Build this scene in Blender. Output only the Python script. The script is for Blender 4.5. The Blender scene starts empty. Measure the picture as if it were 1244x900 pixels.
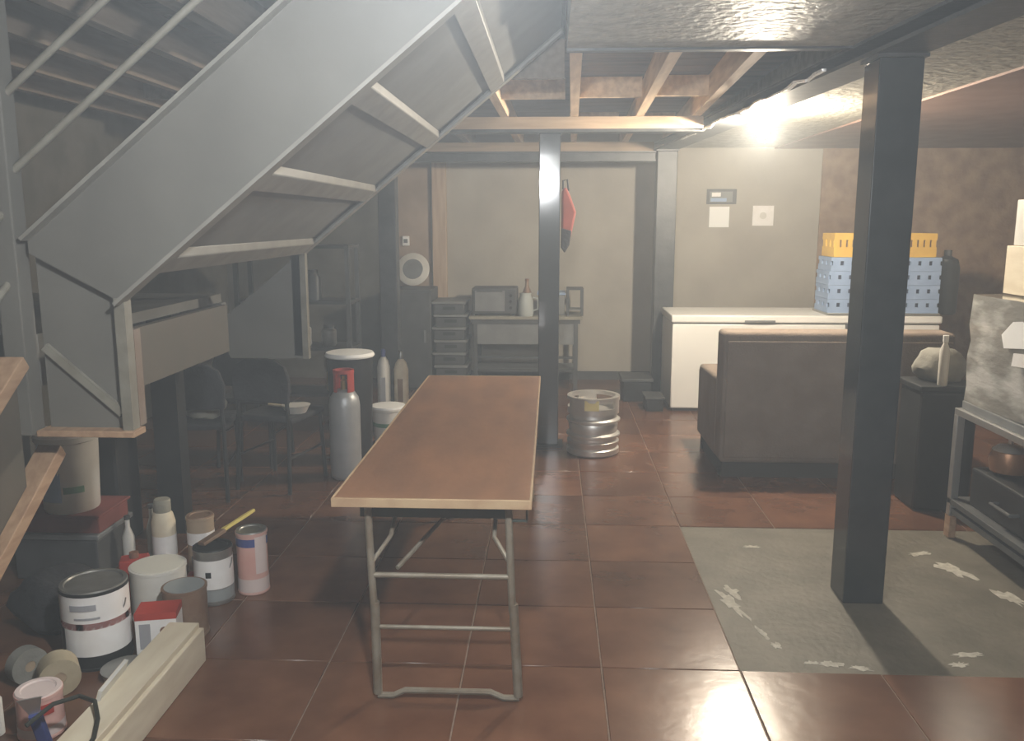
import bpy, bmesh, math, random
from mathutils import Vector, Matrix
random.seed(7)
S = bpy.context.scene
COL = S.collection
R = math.radians

# ------------------------------------------------------------------ camera
cam = bpy.data.cameras.new('camera')
cam.sensor_fit = 'HORIZONTAL'; cam.sensor_width = 36.0
cam.lens = 1050.0 / 1244.0 * 36.0
cam.clip_start = 0.02; cam.clip_end = 60
co = bpy.data.objects.new('camera', cam); COL.objects.link(co)
co.location = (0, 0, 1.65)
co.rotation_euler = (R(90 - 9.83), 0, R(2.58))
S.camera = co

# ------------------------------------------------------------------ world: closed room, thin haze in the air
HAZE = 0.021
w = bpy.data.worlds.new('world'); S.world = w; w.use_nodes = True
wn = w.node_tree.nodes; wl = w.node_tree.links; wn.clear()
wo = wn.new('ShaderNodeOutputWorld')
wb = wn.new('ShaderNodeBackground'); wb.inputs['Color'].default_value = (.02, .02, .022, 1); wb.inputs['Strength'].default_value = 0.3
wv = wn.new('ShaderNodeVolumeScatter'); wv.inputs['Color'].default_value = (.92, .97, 1.0, 1)
wv.inputs['Density'].default_value = HAZE; wv.inputs['Anisotropy'].default_value = 0.0
wl.new(wb.outputs[0], wo.inputs['Surface']); wl.new(wv.outputs[0], wo.inputs['Volume'])

# ------------------------------------------------------------------ light: two bare ceiling bulbs (built with the lamps below), exposure
BULB_L = 2700.0
BULB2_L = 1700.0
S.view_settings.view_transform = 'Standard'
S.view_settings.look = 'None'
S.view_settings.gamma = 1.0
S.view_settings.use_curve_mapping = False
S.view_settings.exposure = 0.28

# ------------------------------------------------------------------ materials
MATS = {}
def mat(name, col, rough=.6, metal=0., col2=None, scale=8., bump=0., bscale=None, rand=0., emit=None, stretch=None, spec=.5, alpha=None, trans=0., detail=5., contrast=(.35, .65), coat=0.):
    m = bpy.data.materials.new(name); m.use_nodes = True
    n = m.node_tree.nodes; l = m.node_tree.links
    b = n['Principled BSDF']
    b.inputs['Roughness'].default_value = rough; b.inputs['Metallic'].default_value = metal
    b.inputs['Specular IOR Level'].default_value = spec
    b.inputs['Transmission Weight'].default_value = trans
    b.inputs['Coat Weight'].default_value = coat
    b.inputs['Base Color'].default_value = (*col, 1)
    if alpha is not None: b.inputs['Alpha'].default_value = alpha
    tc = n.new('ShaderNodeTexCoord'); mp = n.new('ShaderNodeMapping')
    l.new(tc.outputs['Object'], mp.inputs['Vector'])
    if stretch: mp.inputs['Scale'].default_value = stretch
    oi = None
    if rand:
        oi = n.new('ShaderNodeObjectInfo')
        add = n.new('ShaderNodeVectorMath'); add.operation = 'ADD'
        sc = n.new('ShaderNodeVectorMath'); sc.operation = 'SCALE'; sc.inputs['Scale'].default_value = 37.0
        cmb = n.new('ShaderNodeCombineXYZ')
        for i in range(3): l.new(oi.outputs['Random'], cmb.inputs[i])
        l.new(cmb.outputs[0], sc.inputs[0]); l.new(mp.outputs[0], add.inputs[0]); l.new(sc.outputs[0], add.inputs[1])
        vec = add.outputs[0]
    else:
        vec = mp.outputs[0]
    colsock = None
    if col2 is not None:
        nz = n.new('ShaderNodeTexNoise'); nz.inputs['Scale'].default_value = scale; nz.inputs['Detail'].default_value = detail
        l.new(vec, nz.inputs['Vector'])
        rp = n.new('ShaderNodeValToRGB'); rp.color_ramp.elements[0].position = contrast[0]; rp.color_ramp.elements[1].position = contrast[1]
        rp.color_ramp.elements[0].color = (*col, 1); rp.color_ramp.elements[1].color = (*col2, 1)
        l.new(nz.outputs['Fac'], rp.inputs['Fac']); colsock = rp.outputs['Color']
    if rand:
        hs = n.new('ShaderNodeHueSaturation')
        mr = n.new('ShaderNodeMapRange'); mr.inputs['To Min'].default_value = 1 - rand; mr.inputs['To Max'].default_value = 1 + rand
        l.new(oi.outputs['Random'], mr.inputs['Value']); l.new(mr.outputs[0], hs.inputs['Value'])
        if colsock: l.new(colsock, hs.inputs['Color'])
        else: hs.inputs['Color'].default_value = (*col, 1)
        colsock = hs.outputs[0]
    if colsock: l.new(colsock, b.inputs['Base Color'])
    if bump:
        nb = n.new('ShaderNodeTexNoise'); nb.inputs['Scale'].default_value = bscale or scale * 4; nb.inputs['Detail'].default_value = 6
        l.new(vec, nb.inputs['Vector'])
        bp = n.new('ShaderNodeBump'); bp.inputs['Strength'].default_value = bump; bp.inputs['Distance'].default_value = .02
        l.new(nb.outputs['Fac'], bp.inputs['Height']); l.new(bp.outputs[0], b.inputs['Normal'])
    if emit:
        b.inputs['Emission Color'].default_value = (*emit[0], 1); b.inputs['Emission Strength'].default_value = emit[1]
    MATS[name] = m
    return m

mat('tile', (.098, .041, .022), .25, col2=(.175, .083, .047), scale=3.5, bump=.06, bscale=14, rand=.16, contrast=(.3, .7))
mat('grout', (.25, .175, .125), .9, col2=(.19, .13, .095), scale=30)
mat('screed', (.105, .092, .068), .6, col2=(.15, .132, .10), scale=5, bump=.25, bscale=30)
mat('plaster_stain', (.55, .52, .45), .8, col2=(.38, .35, .29), scale=40, bump=.3)
mat('wall_grey', (.40, .37, .315), .85, col2=(.34, .31, .265), scale=2.2, bump=.08, bscale=30)
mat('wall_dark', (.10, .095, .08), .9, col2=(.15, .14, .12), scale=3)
mat('wall_brown', (.22, .135, .082), .9, col2=(.33, .225, .145), scale=6, bump=.5, bscale=22)
mat('wall_pink', (.40, .31, .24), .9, col2=(.33, .25, .19), scale=4)
mat('slab', (.36, .345, .29), .52, col2=(.24, .225, .185), scale=14, bump=.9, bscale=22, spec=.7)
mat('brown_board', (.18, .098, .070), .75, col2=(.225, .13, .095), scale=5)
mat('deck', (.10, .075, .058), .85, col2=(.16, .115, .085), scale=6, stretch=(.3, 3, 1), rand=.2)
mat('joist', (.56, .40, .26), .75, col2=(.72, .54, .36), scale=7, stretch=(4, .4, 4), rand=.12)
mat('timber', (.52, .40, .29), .8, col2=(.42, .30, .21), scale=6, stretch=(4, 4, .4))
mat('post_steel', (.022, .027, .031), .16, col2=(.034, .039, .042), scale=7, bump=.015, bscale=12, spec=.8)
mat('beam_steel', (.030, .033, .036), .45, col2=(.055, .057, .058), scale=8, bump=.1)
mat('foil', (.92, .92, .90), .22, metal=.35, bump=.6, bscale=40)
mat('beam_wood', (.30, .22, .15), .8, col2=(.38, .28, .195), scale=7, stretch=(.4, 4, 4))
mat('joist_shaded', (.16, .12, .09), .8, col2=(.22, .17, .125), scale=7, stretch=(4, .4, 4), rand=.12)  # darker copy of joist: dimmer light on left joists and stairwell trims, as colour
mat('post_gloss', (.030, .036, .042), .11, spec=1.0, coat=.5)
mat('stair_grey', (.100, .095, .083), .5, col2=(.125, .119, .104), scale=2.5, bump=.03, bscale=25, spec=.4)
mat('stair_dark', (.115, .115, .108), .6, col2=(.15, .15, .14), scale=4)
mat('stair_bar', (.20, .19, .165), .5, col2=(.155, .147, .128), scale=9)
mat('rust_edge', (.15, .10, .07), .7, col2=(.18, .14, .11), scale=9)
mat('wood_edge', (.36, .235, .145), .6, col2=(.27, .165, .10), scale=9, stretch=(4, .6, 4))
mat('rail_tube', (.19, .18, .148), .45, col2=(.145, .132, .105), scale=12)
mat('side_brown', (.085, .068, .05), .7, col2=(.068, .061, .045), scale=4)
mat('table_top', (.30, .150, .082), .38, col2=(.20, .105, .062), scale=5, stretch=(1.6, .5, 1), bump=.05, bscale=40, contrast=(.3, .7))
mat('table_edge', (.46, .33, .20), .55, col2=(.38, .25, .15), scale=9)
mat('leg_steel', (.27, .24, .19), .5, col2=(.20, .16, .115), scale=14, metal=.2)
mat('apron_green', (.040, .055, .045), .5, col2=(.06, .055, .045), scale=10)
mat('stainless', (.70, .68, .65), .40, metal=.85, bump=.03)
mat('stainless_dull', (.45, .45, .44), .42, metal=.8)
mat('yellow_sticker', (.62, .52, .22), .6)
mat('cylinder_grey', (.40, .41, .42), .42, col2=(.34, .35, .36), scale=6, metal=.35)
mat('red_paint', (.42, .045, .03), .5, col2=(.33, .04, .03), scale=8)
mat('brass', (.5, .36, .14), .35, metal=1.)
mat('white_enamel', (.80, .79, .75), .35, col2=(.74, .73, .69), scale=2)
mat('white_plastic', (.68, .66, .61), .45, col2=(.58, .56, .51), scale=6)
mat('white_label', (.86, .84, .82), .6, col2=(.78, .75, .72), scale=10)
mat('paper', (.86, .86, .84), .8)
mat('cream', (.72, .64, .49), .65, col2=(.62, .53, .39), scale=6, stretch=(3, .6, 3))
mat('cardboard', (.40, .30, .205), .85, col2=(.34, .25, .17), scale=6)
mat('black_plastic', (.010, .011, .012), .5, col2=(.017, .018, .019), scale=6)
mat('black_fabric', (.018, .018, .021), .9, col2=(.03, .03, .033), scale=10, bump=.3)
mat('dark_grey', (.055, .057, .058), .55, col2=(.075, .077, .077), scale=6)
mat('mid_grey', (.16, .165, .165), .5, col2=(.20, .205, .205), scale=7)
mat('blue_crate', (.24, .33, .50), .5, col2=(.30, .40, .58), scale=5)
mat('blue_dark', (.03, .045, .10), .6)
mat('yellow_crate', (.68, .43, .07), .5, col2=(.60, .36, .06), scale=5)
mat('yellow_handle', (.70, .56, .16), .5)
mat('sofa_fabric', (.165, .125, .098), .95, col2=(.205, .162, .13), scale=5, bump=.25, bscale=90)
mat('sofa_skirt', (.045, .04, .035), .95)
mat('sofa_cushion', (.185, .14, .108), .95, col2=(.22, .17, .135), scale=6, bump=.25, bscale=90)
mat('shrink_wrap', (.27, .26, .23), .16, col2=(.56, .55, .52), scale=3.2, bump=.5, bscale=7, spec=.9, coat=.8, contrast=(.42, .60), stretch=(1, 1, 2.6), detail=3.)
mat('bronze', (.30, .16, .09), .4, metal=.6)
mat('pink', (.62, .34, .29), .6, col2=(.66, .42, .37), scale=8)
mat('pink_pale', (.66, .55, .52), .6)
mat('blue_print', (.06, .08, .24), .5)
mat('grey_print', (.34, .34, .36), .6)
mat('brown_print', (.22, .11, .07), .6)
mat('green_print', (.12, .24, .15), .6)
mat('tin', (.36, .36, .34), .38, metal=.7, col2=(.28, .27, .25), scale=10)
mat('rust_tin', (.22, .13, .085), .55, metal=.3, col2=(.28, .19, .13), scale=12)
mat('paint_dry', (.68, .66, .58), .5)
mat('paint_grey', (.30, .32, .32), .4)
mat('roll_beige', (.42, .36, .25), .85, col2=(.36, .30, .20), scale=14)
mat('red_cloth', (.24, .06, .045), .9, col2=(.17, .045, .035), scale=8)
mat('grey_cloth', (.20, .195, .17), .95, col2=(.27, .26, .23), scale=5, bump=.4, bscale=16)
mat('pale_cloth', (.34, .32, .26), .95, col2=(.24, .225, .18), scale=7, bump=.4, bscale=20)
mat('cable', (.025, .027, .02), .6)
mat('glass_grey', (.42, .45, .43), .15, spec=.7)
mat('bulb_glow', (1, .93, .8), .3, emit=((1.0, .88, .70), BULB_L))
mat('bulb_glow_cool', (1, .96, .9), .3, emit=((.95, .98, 1.0), BULB2_L))

# ------------------------------------------------------------------ mesh helpers
class MB:
    def __init__(self): self.bm = bmesh.new()
    def box(self, x0, x1, y0, y1, z0, z1, M=None):
        vs = [self.bm.verts.new(Vector(p)) for p in ((x0,y0,z0),(x1,y0,z0),(x1,y1,z0),(x0,y1,z0),(x0,y0,z1),(x1,y0,z1),(x1,y1,z1),(x0,y1,z1))]
        if M is not None:
            for v in vs: v.co = M @ v.co
        for f in ((0,3,2,1),(4,5,6,7),(0,1,5,4),(1,2,6,5),(2,3,7,6),(3,0,4,7)): self.bm.faces.new([vs[i] for i in f])
        return self
    def prism(self, poly, axis, a, b):
        def P(u, v, t):
            return {'x': (t, u, v), 'y': (u, t, v), 'z': (u, v, t)}[axis]
        A = [self.bm.verts.new(P(u, v, a)) for u, v in poly]; B = [self.bm.verts.new(P(u, v, b)) for u, v in poly]
        n = len(poly)
        self.bm.faces.new(A); self.bm.faces.new(B[::-1])
        for i in range(n): self.bm.faces.new([A[i], B[i], B[(i+1) % n], A[(i+1) % n]])
        return self
    def ring(self, c, ax, r, n, u=None):
        ax = Vector(ax).normalized()
        if u is None: u = ax.orthogonal().normalized()
        v = ax.cross(u)
        return [self.bm.verts.new(Vector(c) + u * (r * math.cos(2*math.pi*i/n)) + v * (r * math.sin(2*math.pi*i/n))) for i in range(n)]
    def bridge(self, A, B):
        n = len(A)
        for i in range(n): self.bm.faces.new([A[i], A[(i+1) % n], B[(i+1) % n], B[i]])
    def cyl(self, p0, p1, r0, r1=None, n=12):
        r1 = r0 if r1 is None else r1
        d = Vector(p1) - Vector(p0)
        A = self.ring(p0, d, r0, n); B = self.ring(p1, d, r1, n)
        self.bridge(A, B); self.bm.faces.new(A[::-1]); self.bm.faces.new(B)
        return self
    def lathe(self, prof, c=(0,0,0), n=20, axis='z', cap=True):
        rings = []
        ax = {'z': (0,0,1), 'x': (1,0,0), 'y': (0,1,0)}[axis]
        for r, t in prof:
            rings.append(self.ring(Vector(c) + Vector(ax) * t, ax, max(r, 1e-4), n))
        for A, B in zip(rings, rings[1:]): self.bridge(A, B)
        if cap: self.bm.faces.new(rings[0][::-1]); self.bm.faces.new(rings[-1])
        return self
    def tube(self, pts, r, n=8):
        pts = [Vector(p) for p in pts]; prev = None; u = None
        for i, p in enumerate(pts):
            d = (pts[min(i+1, len(pts)-1)] - pts[max(i-1, 0)]).normalized()
            u = d.orthogonal().normalized() if u is None else (u - d * u.dot(d)).normalized()
            A = self.ring(p, d, r, n, u)
            if prev: self.bridge(prev, A)
            else: self.bm.faces.new(A[::-1])
            prev = A
        self.bm.faces.new(prev)
        return self
    def bar(self, p0, p1, w, h):
        p0 = Vector(p0); p1 = Vector(p1); d = (p1 - p0); L = d.length; d.normalize()
        upv = Vector((0,0,1)) if abs(d.z) < .95 else Vector((0,1,0))
        s = d.cross(upv).normalized(); t = s.cross(d)
        M = Matrix((( s.x, d.x, t.x, p0.x), (s.y, d.y, t.y, p0.y), (s.z, d.z, t.z, p0.z), (0,0,0,1)))
        return self.box(-w/2, w/2, 0, L, -h/2, h/2, M)
    def blob(self, c, r, seed=0, amp=.15, sub=2, flat=None):
        rnd = random.Random(seed)
        g = bmesh.ops.create_icosphere(self.bm, subdivisions=sub, radius=1.0)
        ph = [rnd.uniform(0, 6) for _ in range(6)]
        for v in g['verts']:
            p = v.co.copy()
            k = 1 + amp * (math.sin(3*p.x+ph[0]) * math.cos(4*p.y+ph[1]) + .6 * math.sin(6*p.z+ph[2]+3*p.x))
            q = Vector((p.x*r[0]*k, p.y*r[1]*k, p.z*r[2]*k))
            if flat is not None: q.z = max(q.z, flat)
            v.co = Vector(c) + q
        return self
    def build(self, name, m, parent=None, bevel=0., smooth=False, world=False, seg=2, label=None, kind=None):
        bm = self.bm
        bmesh.ops.recalc_face_normals(bm, faces=bm.faces)
        if bevel:
            es = [e for e in bm.edges if len(e.link_faces) == 2 and e.calc_face_angle(0) > R(35)]
            bv = bmesh.ops.bevel(bm, geom=es, offset=bevel, segments=seg, affect='EDGES', profile=.5, clamp_overlap=True)
        if bevel and not smooth and len(bm.faces) < 200:
            for f in bv['faces']: f.smooth = True
        elif smooth or bevel:
            for f in bm.faces: f.smooth = True
        if smooth or bevel:
            for e in bm.edges:
                if len(e.link_faces) == 2 and e.calc_face_angle(0) > R(42): e.smooth = False
        if parent is not None and world:
            off = Vector(parent['_w']) if '_w' in parent else parent.location
            for v in bm.verts: v.co -= off
        me = bpy.data.meshes.new(name); bm.to_mesh(me); bm.free()
        o = bpy.data.objects.new(name, me); COL.objects.link(o)
        me.materials.append(MATS[m])
        if parent is not None: o.parent = parent
        if label: o['label'] = label
        if kind: o['kind'] = kind
        return o

def tag(o, label, cat, group=None):
    o['label'] = label; o['category'] = cat
    if group: o['group'] = group
    return o
def thing(name, label, cat, loc=(0,0,0), rz=0., group=None, rx=0., ry=0.):
    o = bpy.data.objects.new(name, None); COL.objects.link(o); o.empty_display_size = .1
    o.location = loc; o.rotation_euler = (R(rx), R(ry), R(rz))
    return tag(o, label, cat, group)
def struct(o):
    o['kind'] = 'structure'; return o
def share(src, loc, rot=(0,0,0), parent=None):
    o = src.copy(); COL.objects.link(o); o.parent = parent; o.location = loc; o.rotation_euler = rot
    return o
def copy_tree(o, parent=None):
    c = o.copy(); COL.objects.link(c); c.parent = parent
    for ch in list(o.children): copy_tree(ch, c)
    return c

# ================================================================== THE SETTING
XL, XR, YF, YB = -3.4, 4.85, -2.0, 9.0
PITCH, TX, TY = .515, .200, 3.015
floor = struct(MB().box(XL, XR, YF, YB, -.10, -.005).build('floor', 'grout'))
# the patch where the tiles were taken up
PX0, PX1, PY0, PY1 = TX + PITCH, TX + 5*PITCH, TY, TY + 3*PITCH
MB().box(PX0+.002, PX1-.002, PY0+.002, PY1-.002, -.013, -.0035).build('screed_patch', 'screed', floor, label='bare grey screed where tiles are missing')
def stain(cx, cy, rx, ry, rot, seed):
    rnd = random.Random(seed); n = 22; pts = []
    for i in range(n):
        a = 2*math.pi*i/n; k = rnd.uniform(.45, 1.15)
        x, y = rx*k*math.cos(a), ry*k*math.sin(a)
        pts.append((cx + x*math.cos(rot) - y*math.sin(rot), cy + x*math.sin(rot) + y*math.cos(rot)))
    MB().prism(pts, 'z', -.0042, -.0020).build('plaster_splash', 'plaster_stain', floor)
for a in ((.80,3.60,.035,.16,.25,1), (.83,3.72,.03,.08,.3,2), (.87,3.33,.018,.06,.2,4), (.90,3.22,.02,.03,0,5), (1.07,3.085,.05,.025,0,6),
          (1.17,3.06,.05,.02,-.2,7), (1.00,3.09,.04,.015,.1,8), (1.04,4.28,.05,.02,0,9), (1.94,4.02,.06,.12,.5,11), (2.05,3.72,.05,.10,.3,12), (1.86,4.22,.07,.03,.3,13),
          (1.62,3.18,.07,.022,.1,14), (1.55,3.10,.04,.02,.3,15)):
    stain(*a)
tile_src = None
far_tiles = MB(); nfar = 0
half = PITCH/2 - .003
def visible(x, y):
    if y < 2.0: return False
    for xx in (x-half, x+half):
        px = 670 + 1050 * xx / (y + .2)
        if -60 < px < 1300: return True
    return False
i0 = int(math.floor((XL - TX)/PITCH)); i1 = int(math.ceil((XR - TX)/PITCH))
j0 = int(math.floor((YF - TY)/PITCH)); j1 = int(math.ceil((YB - TY)/PITCH))
for i in range(i0, i1):
    for j in range(j0, j1):
        x0, y0 = TX + i*PITCH, TY + j*PITCH
        cx, cy = x0 + PITCH/2, y0 + PITCH/2
        if 1 <= i < 5 and 0 <= j < 3: continue
        lx, hx, ly, hy = max(x0+.003, XL), min(x0+PITCH-.003, XR), max(y0+.003, YF), min(y0+PITCH-.003, YB)
        if hx - lx < .02 or hy - ly < .02: continue
        full = (hx - lx) > PITCH - .01 and (hy - ly) > PITCH - .01
        if visible(cx, cy):
            if full:
                if tile_src is None:
                    tile_src = MB().box(-half, half, -half, half, -.013, 0).build('tile', 'tile', floor, bevel=.002, seg=1)
                    tile_src.location = (cx, cy, 0); t = tile_src
                else: t = share(tile_src, (cx, cy, 0), parent=floor)
                t.rotation_euler = (random.uniform(-.0012, .0012), random.uniform(-.0012, .0012), 0)
            else:
                t = MB().box(lx-cx, hx-cx, ly-cy, hy-cy, -.013, 0).build('tile', 'tile', floor); t.location = (cx, cy, 0)
        else:
            far_tiles.box(lx, hx, ly, hy, -.013, 0)
far_tiles.build('tile_field', 'tile', floor, kind='stuff')

wb_ = struct(MB().box(XL, XR, YB, YB+.15, -.1, 2.75).build('wall_back', 'wall_grey'))
MB().box(2.70, XR, YB-.02, YB+.01, 0, 2.36).build('brown_plaster', 'wall_brown', wb_)
MB().box(-1.78, -1.24, YB-.02, YB+.01, 0, 2.5).build('pink_board', 'wall_pink', wb_)
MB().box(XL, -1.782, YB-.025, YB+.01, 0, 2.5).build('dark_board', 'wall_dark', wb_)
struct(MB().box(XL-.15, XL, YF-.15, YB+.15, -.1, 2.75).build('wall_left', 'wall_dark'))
struct(MB().box(XR, XR+.15, YF-.15, YB+.15, -.1, 2.75).build('wall_right', 'wall_brown'))
struct(MB().box(XL, XR, YF-.15, YF, -.1, 2.75).build('wall_front', 'wall_grey'))
struct(MB().box(-1.07, 2.70, YB-.015, YB, 0, .09).build('baseboard_back', 'dark_grey'))
struct(MB().box(-1.22, -1.075, YB-.08, YB, 0.0, 2.37).build('trim_1', 'timber', bevel=.006))

# ceiling: a board deck on exposed joists, concrete slab near the camera and to the right
OX0, OX1, OY0, OY1 = -1.25, .06, 2.70, 4.62     # stairwell opening
ZS = 2.37
ceil = struct(MB().box(XL, XR, OY1, YB, 2.56, 2.75).box(XL, OX0, YF, OY1, 2.56, 2.75).box(OX1, XR, YF, OY1, 2.56, 2.75).box(OX0, OX1, YF, OY0, 2.56, 2.75).build('ceiling', 'wall_dark'))
MB().box(OX1, 1.30, YF, 3.85, ZS, 2.57).build('concrete_slab', 'slab', ceil)
MB().box(1.30, 2.22, YF, YB, ZS, 2.57).build('concrete_slab', 'slab', ceil)
MB().box(XL, OX1-.001, YF, OY0, ZS, 2.57).build('concrete_slab', 'slab', ceil)
MB().box(2.221, XR, YF, YB, 2.358, 2.57).build('brown_ceiling_board', 'brown_board', ceil)
MB().box(OX1, 1.30, 3.851, 3.90, 2.360, 2.56).build('slab_edge_angle', 'beam_steel', ceil)
y = 3.92; k = 0
while y < YB - .05:
    x0 = XL if y > OY1 else OX1
    y2 = min(y + .195, YB)
    if y < OY1 < y2: y2 = OY1
    MB().box(x0, 1.30, y + .003, y2 - .003, 2.525, 2.565).build('plank', 'deck', ceil)
    y = y2
y = OY0
while y < OY1 - .01:
    y2 = min(y + .195, OY1); MB().box(XL, OX0, y + .003, y2 - .003, 2.525, 2.565).build('plank', 'deck', ceil); y = y2
for xj, skew in ((.10, .06), (.535, .085), (.90, .12), (-.36, .03), (-.80, .0), (-1.30, 0.), (-1.72, 0.), (-2.15, 0.), (-2.58, 0.), (-3.0, 0.)):
    ys = 3.90 if xj > OX1 else (OY1 + .05 if xj > OX0 else OY0)
    a = MB(); vs = a
    a.prism([(xj-.028, ys), (xj+.028, ys), (xj+.028 + skew*(YB-ys)/2.6, YB), (xj-.028 + skew*(YB-ys)/2.6, YB)], 'z', 2.375, 2.53).build('joist', 'joist' if xj > -.5 else 'joist_shaded', ceil)  # left joists get the darker copy, shade put into their colour
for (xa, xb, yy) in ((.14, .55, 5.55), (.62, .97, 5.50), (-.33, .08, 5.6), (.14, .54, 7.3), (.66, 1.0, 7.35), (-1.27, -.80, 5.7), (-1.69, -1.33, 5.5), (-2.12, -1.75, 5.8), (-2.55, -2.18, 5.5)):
    MB().box(xa, xb, yy, yy+.045, 2.40, 2.52).build('nogging', 'joist' if xa > -.5 else 'joist_shaded', ceil)
# stairwell shaft above the opening
sh = struct(MB().box(OX0-.08, OX0, OY0, OY1, 2.56, 4.2).box(OX1, OX1+.08, OY0, OY1, 2.57, 4.2).box(OX0-.08, OX1+.08, OY0-.08, OY0, 2.57, 4.2)
            .box(OX0-.08, OX1+.08, OY1, OY1+.08, 2.56, 4.2).box(OX0-.08, OX1+.08, OY0-.08, OY1+.08, 4.2, 4.25).build('wall_stairwell', 'wall_grey'))
struct(MB().box(OX0, OX1, OY1, OY1+.048, ZS, 2.56).build('trim_2', 'joist_shaded'))
struct(MB().box(OX0-.02, OX0, OY0, OY1, ZS, 2.56).build('trim_3', 'joist_shaded'))

# ================================================================== STEEL POSTS AND BEAMS
def steel_post(loc, w, h, label, plate=True, cap=True, rz=0, m='post_steel'):
    t = thing('steel_post', label, 'post', loc, rz)
    MB().box(-w/2, w/2, -w/2, w/2, .012 if plate else 0, h).build('shaft', m, t, bevel=.006)
    if plate:
        MB().box(-w/2-.035, w/2+.035, -w/2-.035, w/2+.035, 0, .012).build('base_plate', 'beam_steel', t)
    if cap:
        MB().box(-w/2-.012, w/2+.012, -w/2-.012, w/2+.012, h, h+.014).build('cap_plate', 'beam_steel', t)
    return t
steel_post((1.375, 3.71, -.004), .175, 2.288, 'thick glossy black steel post standing on the bare screed patch', plate=False)
t = steel_post((-.015, 6.30, 0), .15, 2.253, 'black steel post between the wooden trestle table and the keg', m='post_gloss')
steel_post((1.065, 8.33, 0), .185, 2.284, 'dark grey steel post beside the white chest freezer against the wall', m='beam_steel')
steel_post((-1.30, 6.95, 0), .14, 2.355, 'dark steel post rising among the gas bottles behind the stairs', m='beam_steel')

def i_beam(name, label, p0, p1, w, h, z):
    p0 = Vector((*p0, z)); p1 = Vector((*p1, z)); L = (p1-p0).length; ang = math.atan2(p1.y-p0.y, p1.x-p0.x)
    t = thing(name, label, 'beam', p0); t.rotation_euler = (0, 0, ang)
    MB().box(0, L, -w/2, w/2, 0, .014).build('bottom_flange', 'beam_steel', t)
    MB().box(0, L, -.006, .006, .014, h-.014).build('web', 'beam_steel', t)
    MB().box(0, L, -w/2, w/2, h-.014, h).build('top_flange', 'beam_steel', t)
    return t
bm1 = i_beam('steel_beam', 'long black steel beam running over the thick post towards the back wall', (1.52, 1.2), (1.055, 8.42), .20, .072, 2.298)
def timber_beam(label, x0, x1, yy, w_, z0, z1):
    t = thing('timber_cross_beam', label, 'beam', (x0, yy, z0))
    MB().box(0, x1-x0, -w_/2, w_/2, .02, z1-z0).build('timber', 'beam_wood', t)
    MB().box(0, x1-x0, -w_/2-.02, w_/2+.02, 0, .02).build('steel_plate', 'beam_steel', t)
timber_beam('pale timber cross beam carried by the post behind the trestle table', -1.40, 1.06, 6.38, .10, 2.268, 2.374)
timber_beam('pale timber cross beam close to the back wall above the steel work table', -1.6, .95, 8.40, .10, 2.20, 2.374)
bm3 = i_beam('steel_beam', 'dark steel cross beam just in front of the back wall timber', (-1.6, 8.26), (.955, 8.26), .12, .09, 2.190)
# crumpled foil and a cable clipped to the long beam
rnd = random.Random(3)
foil = MB(); prev = None
pts = []
for i in range(27):
    f_ = i/26; yy = 4.05 + f_*3.0; xx = 1.52 - (yy-1.2)*.0644 - .132
    pts.append((xx + rnd.uniform(-.012, .012), yy, 2.272 + rnd.uniform(-.004, .012) + .03*(1-f_) ))
for a, b in zip(pts, pts[1:]):
    pa, pb = Vector(a), Vector(b); wv_ = rnd.uniform(.010, .024)
    foil.bar(pa, pb + (pb-pa)*.1, wv_, .012)
for i in (11, 12, 13, 15): 
    p = Vector(pts[i]); foil.bar(p, p + Vector((rnd.uniform(-.05,.02), rnd.uniform(-.12,.12), rnd.uniform(-.02, .07))), .012, .004)
tag(foil.build('foil_wrapped_cable', 'foil'), 'silver foil wrapped cable running along the long black beam', 'cable')

# ================================================================== STAIRCASE
st = thing('staircase', 'grey steel staircase with tube rails turning at a landing', 'staircase', (-1.74, 2.8, 0))
SL = .81
def zL(X): return 1.43 + SL*(X + 1.36)
def zU(X): return zL(X) + .43
XT = .045
def stp(mb, name, m, **k): return mb.build(name, m, st, world=True, **k)
for (ya, yb) in ((2.765, 2.785), (4.50, 4.52)):
    xs0 = -1.41 if ya < 3 else -1.29
    s_ = stp(MB().prism([(xs0, zL(xs0)), (XT, zL(XT)), (XT, zU(XT)), (-1.70, zU(-1.70)), (-1.70, zU(-1.70)-.04)], 'y', ya, yb), 'stringer', 'stair_grey')
    fl = MB(); yl = ya - .045 if ya < 3 else ya-.05
    fl.bar((-1.70, (yl+yb)/2, zU(-1.70)+.006), (XT, (yl+yb)/2, zU(XT)+.006), abs(yb-yl), .012)
    fw_ = fl.build('top_flange', 'stair_bar', s_); 
    for v in fw_.data.vertices: v.co -= Vector((-1.74, 2.8, 0))
    fl = MB().bar((xs0, (yl+yb)/2, zL(xs0)-.006), (XT, (yl+yb)/2, zL(XT)-.006), abs(yb-yl), .012)
    fw_ = fl.build('bottom_flange', 'stair_bar', s_)
    for v in fw_.data.vertices: v.co -= Vector((-1.74, 2.8, 0))
RUN, RISE = .327, .265
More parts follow.
